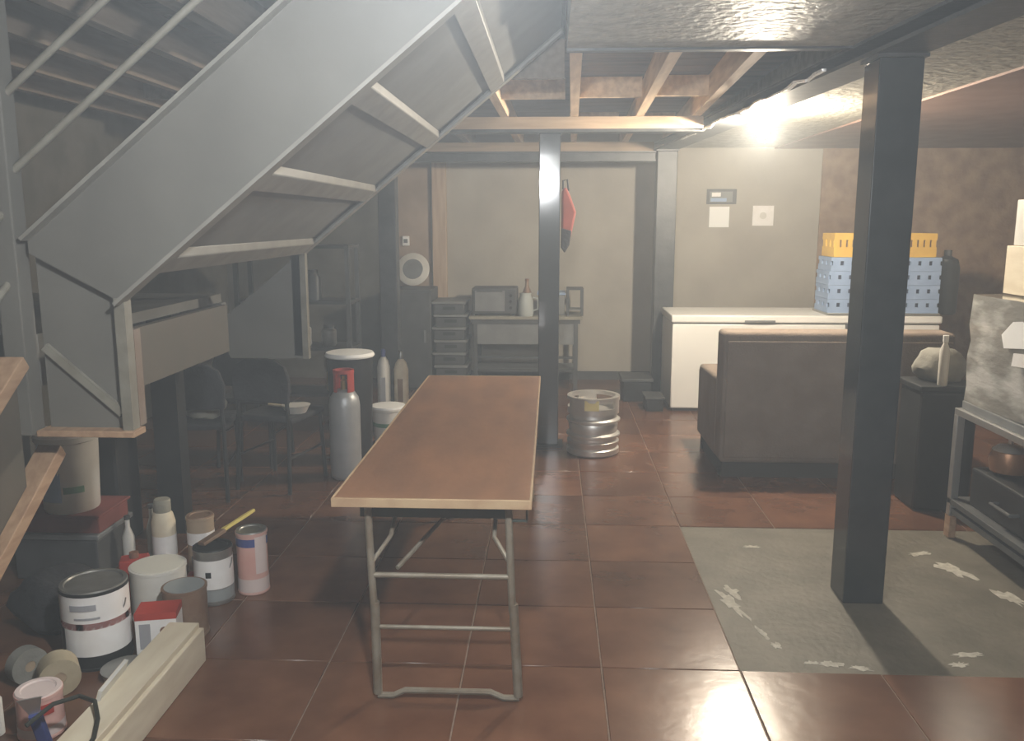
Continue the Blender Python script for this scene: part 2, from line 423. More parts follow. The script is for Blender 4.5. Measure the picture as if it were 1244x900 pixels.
for k in range(0, 5):
    xk, zk = -1.25 + RUN*k, 1.535 + RISE*k
    if xk < .03:
        stp(MB().box(xk-RUN-.02, xk, 2.786, 4.499, zk+.075, zk+.10), 'tread', 'stair_dark')
        stp(MB().box(xk-.02, xk, 2.787, 4.498, zk+.101, zk+RISE+.074), 'riser', 'stair_dark')
        x2 = min(xk + RUN, XT); yc = (2.787 + 4.498)/2
        stp(MB().prism([(xk+.004, zL(xk)+.022), (x2-.004, zL(x2)+.022), (x2-.004, zL(x2)+.034), (xk+.004, zL(xk)+.034)], 'y', 2.787, 4.498), 'soffit_panel', 'stair_dark')
        stp(MB().prism([(xk-.035, zL(xk-.035)-.012), (xk+.03, zL(xk+.03)-.012), (xk+.03, zL(xk+.03)+.020), (xk-.035, zL(xk-.035)+.020)], 'y', 2.786, 4.499), 'batten', 'stair_bar', bevel=.004)
# foot of the upper flight: boxed panel under the near stringer
stp(MB().prism([(-1.70, .955), (-1.415, .955), (-1.415, 1.385), (-1.70, 1.60)], 'y', 2.80, 2.82), 'foot_panel', 'stair_grey')
stp(MB().box(-1.43, -1.395, 2.762, 2.81, .955, 1.40), 'corner_angle', 'rail_tube')
stp(MB().bar((-1.70, 2.79, 1.575), (-1.405, 2.79, 1.395), .02, .025), 'panel_bead', 'rust_edge')
stp(MB().bar((-1.69, 2.79, 1.235), (-1.44, 2.79, 1.01), .016, .028), 'panel_brace', 'rail_tube')
stp(MB().box(-1.72, -1.385, 2.745, 2.83, .935, .957), 'bottom_board', 'wood_edge', bevel=.003)
stp(MB().box(-1.44, -1.41, 2.862, 3.70, 1.085, 1.29), 'side_beam', 'side_brown')
stp(MB().box(-1.47, -1.395, 2.815, 2.86, .96, 1.29), 'end_plate', 'rust_edge')
stp(MB().prism([(-1.78, 1.10), (-1.285, 1.50), (-1.285, .93), (-1.70, .93)], 'y', 4.475, 4.49), 'far_foot_panel', 'stair_grey')
stp(MB().box(-1.305, -1.275, 4.455, 4.498, .93, 1.50), 'far_corner_angle', 'rail_tube')
# landing
stp(MB().box(-2.95, -1.745, 2.82, 4.50, 1.225, 1.27), 'landing_deck', 'stair_dark')
stp(MB().box(-2.95, -1.72, 4.44, 4.50, 1.09, 1.225), 'landing_beam', 'stair_dark')
stp(MB().box(-2.95, -1.745, 2.83, 2.89, 1.09, 1.225), 'landing_beam', 'stair_dark')
stp(MB().box(-2.08, -1.945, 4.33, 4.435, .0, 1.225), 'support_post', 'black_plastic')
stp(MB().box(-2.92, -2.82, 4.34, 4.435, 0, 1.225), 'support_post', 'black_plastic')
# newel and rails
stp(MB().box(-1.80, -1.725, 2.735, 2.81, .94, 2.95), 'newel_post', 'stair_grey', bevel=.006)
for dz in (.245, .485, .90):
    x1 = min(XT, -1.725 + 3)
    stp(MB().cyl((-1.73, 2.775, zU(-1.70) + dz - .02), (XT, 2.775, zU(XT) + dz), .0125 if dz < .8 else .02, n=10), 'rail', 'rail_tube', smooth=True)
    stp(MB().cyl((-1.29, 4.51, zU(-1.29) + dz), (XT, 4.51, zU(XT) + dz), .0125 if dz < .8 else .02, n=10), 'rail', 'rail_tube', smooth=True)
stp(MB().box(-1.36, -1.29, 4.475, 4.545, .94, 2.35), 'newel_post', 'stair_grey', bevel=.006)
# lower flight (comes up along the left side)
LS = .70
def zt(Y): return 1.237 + LS*(Y - 2.8)
def zb(Y): return .79 + LS*(Y - 2.8)
for xa, xb in ((-1.785, -1.765), (-2.95, -2.93)):
    stp(MB().prism([(2.735, zt(2.735)), (1.05, max(zt(1.05), .012)), (1.05, 0), (2.8-.79/LS, 0), (2.735, zb(2.735))], 'x', xa, xb), 'stringer', 'side_brown')
stp(MB().bar((-1.765, 2.735, zt(2.735)), (-1.765, 1.05, zt(1.05)), .085, .05), 'cap_board', 'wood_edge', bevel=.004)
stp(MB().bar((-1.765, 2.90, zb(2.90)-.01), (-1.765, 1.75, zb(1.75)-.01), .085, .05), 'edge_board', 'wood_edge', bevel=.004)
for dz in (.25, .475, .90):
    stp(MB().cyl((-1.765, 2.74, zt(2.74) + dz), (-1.765, 1.10, zt(1.10) + dz), .0125, n=10), 'rail', 'rail_tube', smooth=True)
stp(MB().box(-1.80, -1.73, 1.03, 1.10, 0, 1.05), 'newel_post', 'stair_grey', bevel=.006)
for k in range(6):
    yk = 2.80 - .27*(k+1); zk = 1.237 - .19*(k+1)
    stp(MB().box(-2.93, -1.787, yk, yk+.29, zk-.03, zk), 'tread', 'stair_dark')

# ================================================================== TRESTLE TABLE
tb = thing('trestle_table', 'long wooden topped trestle table with folding steel legs in the middle of the floor', 'table', (-.39, 3.87, 0))
hw, hl = .325, 1.145
top = MB().box(-hw, hw, -hl, hl, .722, .745).build('table_top', 'table_top', tb, bevel=.002)
for (a, b, c, d) in ((-hw-.008, hw+.008, -hl-.010, -hl), (-hw-.008, hw+.008, hl, hl+.010), (-hw-.008, -hw, -hl, hl), (hw, hw+.008, -hl, hl)):
    MB().box(a, b, c, d, .715, .7465).build('edge_strip', 'table_edge', top, bevel=.002)
for x in (-.24, .245): MB().box(x-.015, x+.015, -1.05, 1.05, .665, .722).build('apron_rail', 'apron_green', tb)
for yy in (-1.06, 0, 1.06): MB().box(-.255, .262, yy-.014, yy+.014, .655, .705).build('cross_rail', 'apron_green', tb)
MB().tube([(.255, -1.09, .70), (.315, -1.09, .70), (.315, -1.09, .655), (.255, -1.09, .655)], .006).build('catch_loop', 'apron_green', tb, smooth=True)
def leg_frame(yb):
    sg = 1 if yb > 0 else -1
    for x0, x1 in ((-.215, -.205), (.262, .287)):
        lg = MB().tube([(x0-.01, yb - sg*.012, .715), (x0, yb, .45), (x0+.005, yb, .33)], .013, 10).build('leg', 'leg_steel', tb, smooth=True)
        MB().tube([(x0+.008, yb, .36), (x1, yb, .02)], .016, 10).build('lower_sleeve', 'leg_steel', lg, smooth=True)
        MB().tube([(x0, yb, .50), (x0 + (.06 if x0 < 0 else -.06), yb - sg*.05, .58), (x0 + (.06 if x0 < 0 else -.06), yb - sg*.30, .69)], .008, 8).build('brace', 'leg_steel', tb, smooth=True)
    MB().cyl((-.215, yb, .457), (.265, yb, .457), .010, n=10).build('stretcher', 'leg_steel', tb, smooth=True)
    MB().cyl((-.205, yb, .268), (.28, yb, .268), .008, n=10).build('stretcher', 'leg_steel', tb, smooth=True)
    MB().tube([(-.205, yb, .012), (-.15, yb, .012), (-.11, yb, .032), (.19, yb, .032), (.235, yb, .012), (.29, yb, .012)], .011, 8).build('foot_bar', 'leg_steel', tb, smooth=True)
leg_frame(-1.10); leg_frame(1.04)
MB().cyl((-.13, -1.08, .475), (.20, -.35, .69), .008, n=8).build('diagonal_brace', 'leg_steel', tb, smooth=True)
MB().cyl((-.13, 1.02, .475), (.20, .35, .69), .008, n=8).build('diagonal_brace', 'leg_steel', tb, smooth=True)

# ================================================================== KEG
kg = thing('beer_keg', 'ribbed stainless steel beer keg standing on the tiles beside the middle post', 'keg', (.31, 6.09, 0))
r = .187
MB().lathe([(r-.02, .0), (r, .012), (r, .045), (r-.012, .055), (r-.012, .065), (r-.002, .08), (r, .10), (r-.016, .112), (r-.016, .128), (r+.006, .14), (r+.006, .152), (r-.016, .164),
            (r-.010, .22), (r-.016, .232), (r+.006, .246), (r+.006, .258), (r-.016, .272), (r-.02, .30), (r-.06, .322), (.03, .330)], n=36).build('body', 'stainless', kg, smooth=True)
def arc(mb, r0, r1, z0, z1, a0, a1, n=18):
    prev = None
    for i in range(n+1):
        a = R(a0 + (a1-a0)*i/n); c, s = math.cos(a), math.sin(a)
        q = [mb.bm.verts.new((rr*c, rr*s, zz)) for rr, zz in ((r0,z0),(r1,z0),(r1,z1),(r0,z1))]
        if prev: mb.bridge(prev, q)
        else: mb.bm.faces.new(q[::-1])
        prev = q
    mb.bm.faces.new(prev)
    return mb
for k in range(3):
    c0 = 200 + 120*k
    arc(MB(), r-.022, r-.004, .33, .402, c0, c0+48, 10).build('collar_segment', 'stainless', kg, smooth=True)
ch = kg
arc(MB(), r-.030, r+.001, .396, .424, 0, 360, 40).build('rim', 'stainless', ch, smooth=True)
arc(MB(), r-.024, r-.003, .30, .345, 0, 360, 40).build('collar_band', 'stainless', ch, smooth=True)
MB().lathe([(.03, .328), (.03, .352), (.02, .356)], n=16).build('valve', 'brass', kg, smooth=True)
s_ = MB().box(-.05, .05, -.002, .003, -.035, .035).build('sticker', 'yellow_sticker', kg); s_.location = (-.02, -.186, .378); s_.rotation_euler = (R(-8), 0, R(-6))

# ================================================================== CHEST FREEZER
fz = thing('chest_freezer', 'long white chest freezer along the back wall behind the sofa', 'freezer', (2.18, 7.47, 0))
fw2 = 1.13
MB().box(-fw2, fw2, 0, .68, .03, .775).build('body', 'white_enamel', fz, bevel=.012)
MB().box(-fw2+.03, fw2-.03, .03, .65, 0, .03).build('plinth', 'dark_grey', fz)
MB().box(-fw2+.01, fw2-.01, .01, .67, .775, .785).build('lid_seal', 'mid_grey', fz)
lid = MB().box(-fw2-.012, fw2+.012, -.018, .69, .785, .852).build('lid', 'white_enamel', fz, bevel=.014)
MB().box(-.52, -.26, -.028, -.016, .792, .81).build('lid_handle', 'mid_grey', lid, bevel=.004)
MB().box(.335, .36, -.030, -.0, .725, .785).build('lock', 'dark_grey', fz, bevel=.003)
# crates on the freezer
tray = tag(MB().box(-.50, .44, -.20, .24, 0, .022).build('shelf_board', 'stainless_dull', bevel=.004), 'thin pale board lying on the freezer under the crates', 'board')
tray.location = (2.86, 7.66, .852)
def crate(name, col, wx, wy, hz, slots, label):
    t = thing(name, label, 'crate')
    th_ = .014
    MB().box(-wx/2, wx/2, -wy/2, wy/2, 0, .012).build('base', col, t)
    MB().box(-wx/2, wx/2, -wy/2, wy/2, hz-.022, hz).box(-wx/2+th_, wx/2-th_, -wy/2+th_, wy/2-th_, hz-.020, hz-.002)
    def frame(z0, z1, nm):
        m = MB().box(-wx/2, wx/2, -wy/2, -wy/2+th_, z0, z1).box(-wx/2, wx/2, wy/2-th_, wy/2, z0, z1).box(-wx/2, -wx/2+th_, -wy/2+th_, wy/2-th_, z0, z1).box(wx/2-th_, wx/2, -wy/2+th_, wy/2-th_, z0, z1)
        m.build(nm, col, t)
    frame(hz*.72, hz-.002, 'rim'); frame(.012, hz*.42, 'lower_band')
    n = slots
    for i in range(n):
        x = -wx/2 + (i+.5)*wx/n
        for s in (-1, 1):
            MB().box(x-wx/n*.34, x+wx/n*.34, s*(wy/2-.004)-.006, s*(wy/2-.004)+.006, hz*.42, hz*.72).build('slat', col, t)
    for i in range(3):
        yy = -wy/2 + (i+.5)*wy/3
        for s in (-1, 1):
            MB().box(s*(wx/2-.007)-.007, s*(wx/2-.007)+.007, yy-.035, yy+.035, hz*.42, hz*.72).build('slat', col, t)
    MB().box(-wx/2+.02, wx/2-.02, -wy/2+.02, wy/2-.02, .012, hz*.80).build('contents', 'blue_dark' if col == 'blue_crate' else 'rust_tin', t)
    return t
lay = ['bottom', 'second', 'third', 'top']
bc0 = crate('bottle_crate', 'blue_crate', .455, .36, .118, 5, '')
first = True
for cx, side, dx in ((2.585, 'towards the wall notices', .0), (3.06, 'beside the black canister', .0)):
    for k in range(4):
        c = bc0 if first else copy_tree(bc0); first = False
        c.location = (cx + (.012 if k == 3 and cx < 2.8 else 0), 7.66, .874 + k*.118)
        c['label'] = 'pale blue bottle crate, %s in the stack %s' % (lay[k], side)
        c['group'] = 'blue crates on the freezer'
yc0 = crate('slatted_crate', 'yellow_crate', .42, .33, .20, 8, 'yellow slatted crate on top of the blue stack nearer the wall notices')
yc0.location = (2.60, 7.66, 1.346); yc0['group'] = 'yellow crates on top'
c = copy_tree(yc0); c.location = (3.03, 7.66, 1.346); c['label'] = 'yellow slatted crate on top of the blue stack beside the black canister'
cn = thing('canister', 'black plastic canister standing on the freezer beside the blue crates', 'canister', (3.41, 7.66, .852))
MB().lathe([(.09, 0), (.105, .02), (.105, .40), (.085, .47), (.03, .50)], n=18).build('body', 'black_plastic', cn, smooth=True)
MB().lathe([(.032, .498), (.032, .545), (.028, .55)], n=14).build('cap', 'dark_grey', cn, smooth=True)

# ================================================================== SOFA
sf = thing('sofa', 'brown fabric sofa with its back turned, facing the white freezer', 'sofa', (1.82, 5.45, 0))
MB().box(-.70, .70, .06, .86, 0.0, .10).build('plinth', 'sofa_skirt', sf)
MB().box(-.72, .72, .03, .26, .10, .955).build('backrest', 'sofa_fabric', sf, bevel=.028, seg=3)
MB().box(-.72, .72, .20, .86, .10, .30).build('base', 'sofa_fabric', sf, bevel=.02)
MB().box(-.70, .70, .015, .035, .14, .90).build('back_panel', 'sofa_fabric', sf, bevel=.008)
for s in (-1, 1):
    MB().prism([(.20, .10), (.90, .10), (.90, .58), (.86, .62), (.20, .64)], 'x', s*.55, s*.725).build('arm', 'sofa_fabric', sf, bevel=.025, seg=3)
for s in (-1, 1):
    MB().box(s*.27-.265, s*.27+.265, .27, .86, .30, .45).build('seat_cushion', 'sofa_cushion', sf, bevel=.04, seg=3)
    MB().box(s*.27-.26, s*.27+.26, .22, .38, .45, .93).build('back_cushion', 'sofa_cushion', sf, bevel=.05, seg=3)
for sx in (-.68, .68):
    for sy in (.12, .78): MB().box(sx-.03, sx+.03, sy-.03, sy+.03, 0, .05).build('foot', 'black_plastic', sf)

# black bin with a rag, beside the sofa
bn = thing('storage_bin', 'black plastic bin between the sofa and the steel trolley', 'bin', (2.24, 5.02, 0))
MB().prism([(-.15, -.15), (.17, -.15), (.17, .15), (-.15, .15)], 'z', 0, .70).build('body', 'black_plastic', bn, bevel=.02)
MB().box(-.165, .185, -.165, .165, .70, .735).build('rim', 'black_plastic', bn, bevel=.008)
tag(MB().blob((2.27, 5.065, .81), (.145, .105, .12), 5, .10, 3, flat=-.0745).build('rag', 'grey_cloth', smooth=True), 'crumpled grey rag heaped on the black bin', 'rag')
bo = thing('spray_bottle', 'slim white bottle standing on the black bin beside the grey rag', 'bottle', (2.205, 4.888, .735))
MB().lathe([(.024, 0), (.027, .01), (.027, .20), (.012, .24), (.012, .25)], n=14).build('body', 'white_plastic', bo, smooth=True)
MB().lathe([(.015, .248), (.015, .285)], n=12).build('cap', 'paper', bo, smooth=True)

# ================================================================== TROLLEY AND WRAPPED PACK
tr = thing('steel_trolley', 'grey steel trolley with a lower shelf under the shrink wrapped pack', 'trolley', (2.10, 3.25, 0))
W_, L_ = .72, 1.24
for x in (.02, W_-.02):
    for yy in (.02, L_-.02):
        lg = MB().box(x-.02, x+.02, yy-.02, yy+.02, .12, .66).build('leg', 'stainless_dull', tr, bevel=.003)
        MB().box(x-.018, x+.018, yy-.03, yy+.03, 0, .12).build('foot_block', 'wood_edge', lg, bevel=.004)
MB().box(0, W_, 0, L_, .66, .695).build('top_tray', 'stainless_dull', tr, bevel=.004)
MB().box(0, W_, 0, L_, .185, .215).build('lower_shelf', 'dark_grey', tr, bevel=.003)
for x in (.02, W_-.02): MB().box(x-.012, x+.012, .04, L_-.04, .135, .165).build('side_rail', 'dark_grey', tr)
pk = thing('shrink_wrapped_pack', 'pale carton load bundled in shiny clear shrink wrap on the steel trolley', 'pack', (2.12, 3.28, .695))
MB().box(.0, .66, .0, 1.18, 0, .045).build('pallet_board', 'mid_grey', pk, bevel=.006)
film = MB(); rf = random.Random(4)
NX, NY, NZ = 8, 14, 7
grid = {}
def gv(i, j, k):
    if (i, j, k) not in grid:
        u, v, q = i/NX, j/NY, k/NZ
        n_ = .006*math.sin(9*v + 5*q*3) + rf.uniform(-.004, .004)
        p = Vector((.005 + .65*u, .005 + 1.17*v, .047 + .545*q))
        c_ = Vector((.33, .59, .32)); d_ = (p - c_).normalized()
        grid[(i, j, k)] = film.bm.verts.new(p + d_*n_*(1 if q < .99 else .4))
    return grid[(i, j, k)]
for i in range(NX):
    for j in range(NY):
        for k in (0, NZ): film.bm.faces.new([gv(i,j,k), gv(i+1,j,k), gv(i+1,j+1,k), gv(i,j+1,k)])
for i in range(NX):
    for k in range(NZ):
        for j in (0, NY): film.bm.faces.new([gv(i,j,k), gv(i+1,j,k), gv(i+1,j,k+1), gv(i,j,k+1)])
for j in range(NY):
    for k in range(NZ):
        for i in (0, NX): film.bm.faces.new([gv(i,j,k), gv(i,j+1,k), gv(i,j+1,k+1), gv(i,j,k+1)])
film.build('wrapped_load', 'shrink_wrap', pk, smooth=True)
MB().prism([(.56, .40), (.80, .37), (.83, .43), (.74, .50), (.66, .51), (.58, .46)], 'x', -.014, -.008).build('label_glare_patch', 'paper', pk)  # white label cut as an irregular patch, glare on the wrap put into its shape
MB().prism([(.60, .31), (.72, .30), (.71, .36), (.61, .37)], 'x', -.014, -.008).build('label_glare_patch', 'white_label', pk)
bx1 = thing('cardboard_box', 'beige cardboard box on top of the shrink wrapped pack', 'box', (2.255, 4.03, 1.294))
MB().box(0, .34, 0, .40, 0, .235).build('carton', 'cream', bx1, bevel=.004); MB().box(-.001, .341, .17, .23, .234, .2365).build('tape', 'cardboard', bx1)
bx2 = thing('carton_box', 'white box stacked on the beige cardboard box', 'box', (2.275, 4.07, 1.5307))
MB().box(0, .30, 0, .34, 0, .22).build('carton', 'white_plastic', bx2, bevel=.004); MB().box(-.001, .301, .15, .19, .219, .2215).build('tape', 'cream', bx2)
eq = thing('equipment_case', 'black equipment case on the lower shelf of the steel trolley', 'case', (2.15, 3.62, .215))
MB().box(0, .50, 0, .74, 0, .20).build('body', 'black_plastic', eq, bevel=.012)
MB().tube([(-.0, .27, .10), (-.04, .27, .10), (-.04, .45, .10), (-.0, .45, .10)], .009).build('handle', 'dark_grey', eq, smooth=True)
kt = thing('metal_pot', 'small bronze pot on the black case under the trolley top', 'pot', (2.26, 4.22, .415))
MB().lathe([(.05, 0), (.085, .02), (.095, .07), (.08, .12), (.085, .125)], n=18).build('body', 'bronze', kt, smooth=True)
MB().lathe([(.082, .125), (.06, .145), (.012, .155), (.014, .175), (.006, .18)], n=18).build('lid', 'stainless', kt, smooth=True)

# ================================================================== BACK WALL THINGS
def sheet(name, label, cat, x0, x1, z0, z1, m, y=YB):
    t = thing(name, label, cat, ((x0+x1)/2, y, z0))
    h2 = (x1-x0)/2
    MB().box(-h2, h2, -.004, -.0005, 0, z1-z0).build('sheet', m, t)
    return t
n1 = sheet('paper_notice', 'bright white paper notice under the small dark framed sign', 'notice', 1.60, 1.80, 1.585, 1.79, 'paper')
n2 = sheet('paper_notice', 'off-white paper notice with a faint grey mark, to one side of the framed sign', 'notice', 2.035, 2.245, 1.60, 1.80, 'white_label')
MB().lathe([(.035, 0), (.035, .0015)], c=(0, -.0055, .10), axis='y', n=14).build('faint_mark', 'white_plastic', n2)
sg_ = thing('framed_sign', 'small dark framed sign hung above the bright paper notice', 'sign', (1.715, YB, 1.815))
MB().box(-.15, .15, -.012, -.001, 0, .15).build('frame', 'dark_grey', sg_, bevel=.003)
MB().box(-.12, .11, -.014, -.011, .02, .125).build('panel', 'mid_grey', sg_)
MB().box(-.10, -.01, -.016, -.0135, .075, .115).build('pale_print', 'white_label', sg_)
MB().box(-.11, .05, -.016, -.0135, .025, .06).build('blue_print', 'blue_crate', sg_)
cp = thing('conduit', 'thin white cable conduit beside the dark post at the freezer', 'conduit', (1.20, YB-.012, .9))
MB().cyl((0, 0, 0), (0, 0, 1.36), .011, n=8).build('pipe', 'white_plastic', cp, smooth=True)
MB().box(-.035, .035, -.025, .012, .44, .53).build('switch_box', 'rust_tin', cp, bevel=.004)
for z in (1.05, 1.25): MB().box(-.025, .025, -.016, .012, z, z+.03).build('clip', 'paper', cp)

# steel work table near the back wall
wt = thing('work_table', 'narrow steel framed work table with a pale top against the back wall', 'table', (-.245, 8.58, 0))
MB().box(-.55, .55, -.25, .25, .705, .735).build('table_top', 'pale_cloth', wt, bevel=.003)
MB().box(-.53, .53, -.235, .235, .665, .705).build('apron', 'dark_grey', wt)
for x in (-.49, .49):
    for yy in (-.21, .21): MB().box(x-.02, x+.02, yy-.02, yy+.02, 0, .665).build('leg', 'dark_grey', wt)
MB().box(-.49, .49, -.22, -.20, .46, .665).build('front_panel', 'mid_grey', wt)
for z in (.33, .20): MB().box(-.49, .49, -.22, -.195, z-.012, z+.012).build('shelf_rail', 'dark_grey', wt)
MB().box(-.49, .49, -.195, .21, .195, .21).build('lower_shelf', 'mid_grey', wt)
mw = thing('toaster_oven', 'dark grey oven box on the end of the steel work table', 'oven', (-.55, 8.56, .735))
MB().box(-.22, .22, -.17, .17, .015, .27).build('body', 'dark_grey', mw, bevel=.012)
MB().box(-.19, .10, -.178, -.168, .045, .245).build('door', 'mid_grey', mw, bevel=.003)
MB().box(-.17, .08, -.186, -.178, .235, .245).build('door_handle', 'dark_grey', mw)
for z in (.08, .14, .20): MB().lathe([(.016, -.185), (.018, -.165)], c=(.16, 0, z), axis='y', n=12).build('knob', 'black_plastic', mw)
for x in (-.18, .18): MB().box(x-.015, x+.015, -.14, .14, 0, .015).build('foot', 'black_plastic', mw)
jg = thing('glass_jug', 'pale glass jug beside the dark oven box on the work table', 'jug', (-.245, 8.40, .735))
MB().lathe([(.07, 0), (.08, .03), (.075, .15), (.055, .20), (.06, .225)], n=18).build('body', 'glass_grey', jg, smooth=True)
MB().tube([(.07, 0, .18), (.12, 0, .17), (.12, 0, .07), (.075, 0, .05)], .009).build('handle', 'glass_grey', jg, smooth=True)
bt = thing('brown_bottle', 'tall brown necked bottle standing behind the pale glass jug', 'bottle', (-.24, 8.66, .735))
MB().lathe([(.045, 0), (.05, .01), (.05, .20), (.02, .27), (.018, .325)], n=16).build('body', 'rust_tin', bt, smooth=True)
MB().lathe([(.021, .32), (.021, .345)], n=12).build('cap', 'brown_print', bt, smooth=True)
bb = thing('storage_tub', 'blue grey storage tub on the work table behind the middle post', 'tub', (.005, 8.58, .735))
MB().prism([(-.13, -.14), (.13, -.14), (.13, .14), (-.13, .14)], 'z', 0, .20).build('body', 'mid_grey', bb, bevel=.015)
MB().box(-.14, .14, -.15, .15, .20, .225).build('lid', 'blue_crate', bb, bevel=.006)
fb = thing('open_frame_rack', 'dark open frame rack at the post end of the work table', 'rack', (.235, 8.56, .735))
for x in (-.07, .07):
    for yy in (-.12, .12): MB().box(x-.012, x+.012, yy-.012, yy+.012, 0, .25).build('upright', 'dark_grey', fb)
MB().box(-.082, .082, -.132, .132, .25, .265).build('top_shelf', 'dark_grey', fb); MB().box(-.06, .06, -.11, .11, .05, .06).build('lower_shelf', 'mid_grey', fb)

# dark cabinet, drawers, dish
cb = thing('tall_cabinet', 'dark grey metal cabinet in the back corner under the pale round dish', 'cabinet', (-1.36, 8.58, 0))
MB().box(-.24, .20, -.26, .26, .03, .99).build('body', 'dark_grey', cb, bevel=.006)
MB().box(-.225, .185, -.272, -.26, .06, .96).build('door', 'dark_grey', cb, bevel=.004)
MB().box(.13, .15, -.29, -.272, .48, .60).build('door_handle', 'mid_grey', cb)
MB().box(-.22, .18, -.24, .24, 0, .03).build('plinth', 'black_plastic', cb)
ct = thing('tray_stack', '', 'crate')
def tray_(loc, label):
    t = thing('stacking_tray', label, 'tray', loc, group='grey trays stacked beside the cabinet')
    MB().prism([(-.15, -.22), (.15, -.22), (.15, .22), (-.15, .22)], 'z', 0, .10).build('body', 'dark_grey', t, bevel=.01)
    MB().box(-.165, .165, -.235, .235, .10, .125).build('rim', 'mid_grey', t, bevel=.005)
    MB().box(-.06, .06, -.228, -.221, .045, .075).build('hand_slot', 'black_plastic', t)
    return t
bpy.data.objects.remove(ct)
nm = ['lowest', 'second', 'third', 'fourth', 'fifth', 'sixth', 'topmost']
t0 = tray_((-.985, 8.57, 0), 'dark grey stacking tray beside the tall cabinet, lowest of the pile')
for k in range(1, 7):
    c = copy_tree(t0); c.location = (-.985 + (.008 if k % 2 else -.006), 8.57, .1252*k); c['label'] = 'dark grey stacking tray beside the tall cabinet, %s of the pile' % nm[k]
ds = thing('round_dish', 'pale round dish leaning on the wall on top of the dark cabinet', 'dish', (-1.41, 8.80, .99), rx=-14)
MB().lathe([(.155, -.012), (.17, .0), (.155, .010), (.10, .020), (.02, .022)], c=(0, -.02, .172), axis='y', n=28).build('plate', 'white_plastic', ds, smooth=True)
MB().lathe([(.10, -.017), (.105, -.010)], c=(0, -.02, .172), axis='y', n=24).build('inner_ring', 'mid_grey', ds, smooth=True)
jb = thing('socket_box', 'small white socket box on the wall above the pale round dish', 'socket', (-1.50, YB-.02, 1.395))
MB().box(-.035, .035, -.035, 0, 0, .10).build('box', 'paper', jb, bevel=.006); MB().box(-.02, .02, -.040, -.034, .03, .07).build('face', 'mid_grey', jb)

# red bag on the middle post, black crate at the foot of the far post
rb = thing('hanging_bag', 'limp red and black bag hanging on the side of the middle post', 'bag', (.10, 6.30, 1.46))
MB().prism([(-.03, .0), (.0, -.02), (.03, .03), (.055, .15), (.075, .25), (.035, .36), (.0, .43), (-.03, .40)], 'y', -.03, .03).build('body', 'red_cloth', rb, bevel=.015)
MB().prism([(-.032, .0), (-.005, -.04), (.03, .02), (.045, .12), (-.03, .14)], 'y', -.034, .034).build('bottom_panel', 'black_fabric', rb, bevel=.008)
MB().tube([(-.02, 0, .41), (-.02, 0, .47), (.01, 0, .48), (.02, 0, .40)], .007).build('strap', 'black_fabric', rb, smooth=True)
kc = thing('plastic_crate', 'black plastic crate on the floor at the foot of the dark back post', 'crate', (.80, 8.03, 0))
MB().prism([(-.13, -.17), (.13, -.17), (.13, .17), (-.13, .17)], 'z', 0, .19).build('body', 'black_plastic', kc, bevel=.012)
MB().box(-.145, .145, -.185, .185, .19, .22).build('rim', 'dark_grey', kc, bevel=.006)
kc2 = thing('plastic_crate', 'smaller black crate on the floor beside the chest freezer', 'crate', (.915, 7.58, 0))
MB().prism([(-.075, -.13), (.075, -.13), (.075, .13), (-.075, .13)], 'z', 0, .11).build('body', 'black_plastic', kc2, bevel=.012)
MB().box(-.085, .085, -.14, .14, .11, .13).build('rim', 'dark_grey', kc2, bevel=.004)

# ================================================================== GAS BOTTLE CORNER
gc = thing('gas_cylinder', 'silver grey gas cylinder with a red collar beside the trestle table', 'gas cylinder', (-1.325, 5.40, 0))
MB().lathe([(.085, 0), (.098, .012), (.100, .03), (.100, .48), (.092, .53), (.070, .565), (.04, .585)], n=28).build('body', 'cylinder_grey', gc, smooth=True)
for a0, a1 in ((-55, 55), (125, 235)): cl = arc(MB(), .056, .066, .57, .70, a0, a1, 14).build('guard_collar', 'red_paint', gc, smooth=True)
arc(MB(), .054, .068, .690, .712, 0, 360, 28).build('collar_ring', 'red_paint', cl, smooth=True)
MB().lathe([(.022, .58), (.022, .64), (.012, .65), (.012, .67)], n=14).build('valve', 'brass', gc, smooth=True)
db = thing('lidded_bin', 'dark bin with a bright white lid standing behind the gas cylinder', 'bin', (-1.375, 5.80, 0))
MB().lathe([(.12, 0), (.135, .02), (.155, .735)], n=24).build('body', 'black_plastic', db, smooth=True)
MB().lathe([(.165, .735), (.170, .745), (.160, .765), (.05, .772)], n=28).build('lid', 'paper', db, smooth=True)
wbk = thing('white_bucket', 'white plastic bucket with a green band behind the gas cylinder', 'bucket', (-1.20, 6.22, 0))
MB().lathe([(.095, 0), (.10, .01), (.118, .27), (.126, .275), (.126, .29)], n=24).build('body', 'white_plastic', wbk, smooth=True)
MB().lathe([(.1115, .155), (.1135, .185)], n=24, cap=False).build('green_band', 'green_print', wbk, smooth=True)
MB().lathe([(.128, .29), (.126, .305), (.05, .31)], n=24).build('lid', 'paper', wbk, smooth=True)
for (x, yy, h_, r_, c1, lb) in ((-1.285, 6.52, .62, .050, 'white_plastic', 'tall slim white gas bottle with a dark blue cap'), (-1.155, 6.55, .60, .056, 'cream', 'tall slim cream gas bottle with rust marks, next to the blue capped one')):
    g = thing('slim_gas_bottle', lb, 'gas cylinder', (x, yy, 0))
    MB().lathe([(r_-.008, 0), (r_, .012), (r_, h_-.08), (r_*.75, h_-.03), (r_*.35, h_)], n=20).build('body', c1, g, smooth=True)
    MB().lathe([(.018, h_), (.018, h_+.05), (.012, h_+.06)], n=12).build('valve', 'blue_print' if c1 == 'white_plastic' else 'tin', g, smooth=True)
    MB().box(-.02, .02, -r_-.003, -r_+.004, h_*.45, h_*.75).build('label_patch', 'grey_print' if c1 == 'white_plastic' else 'rust_tin', g)

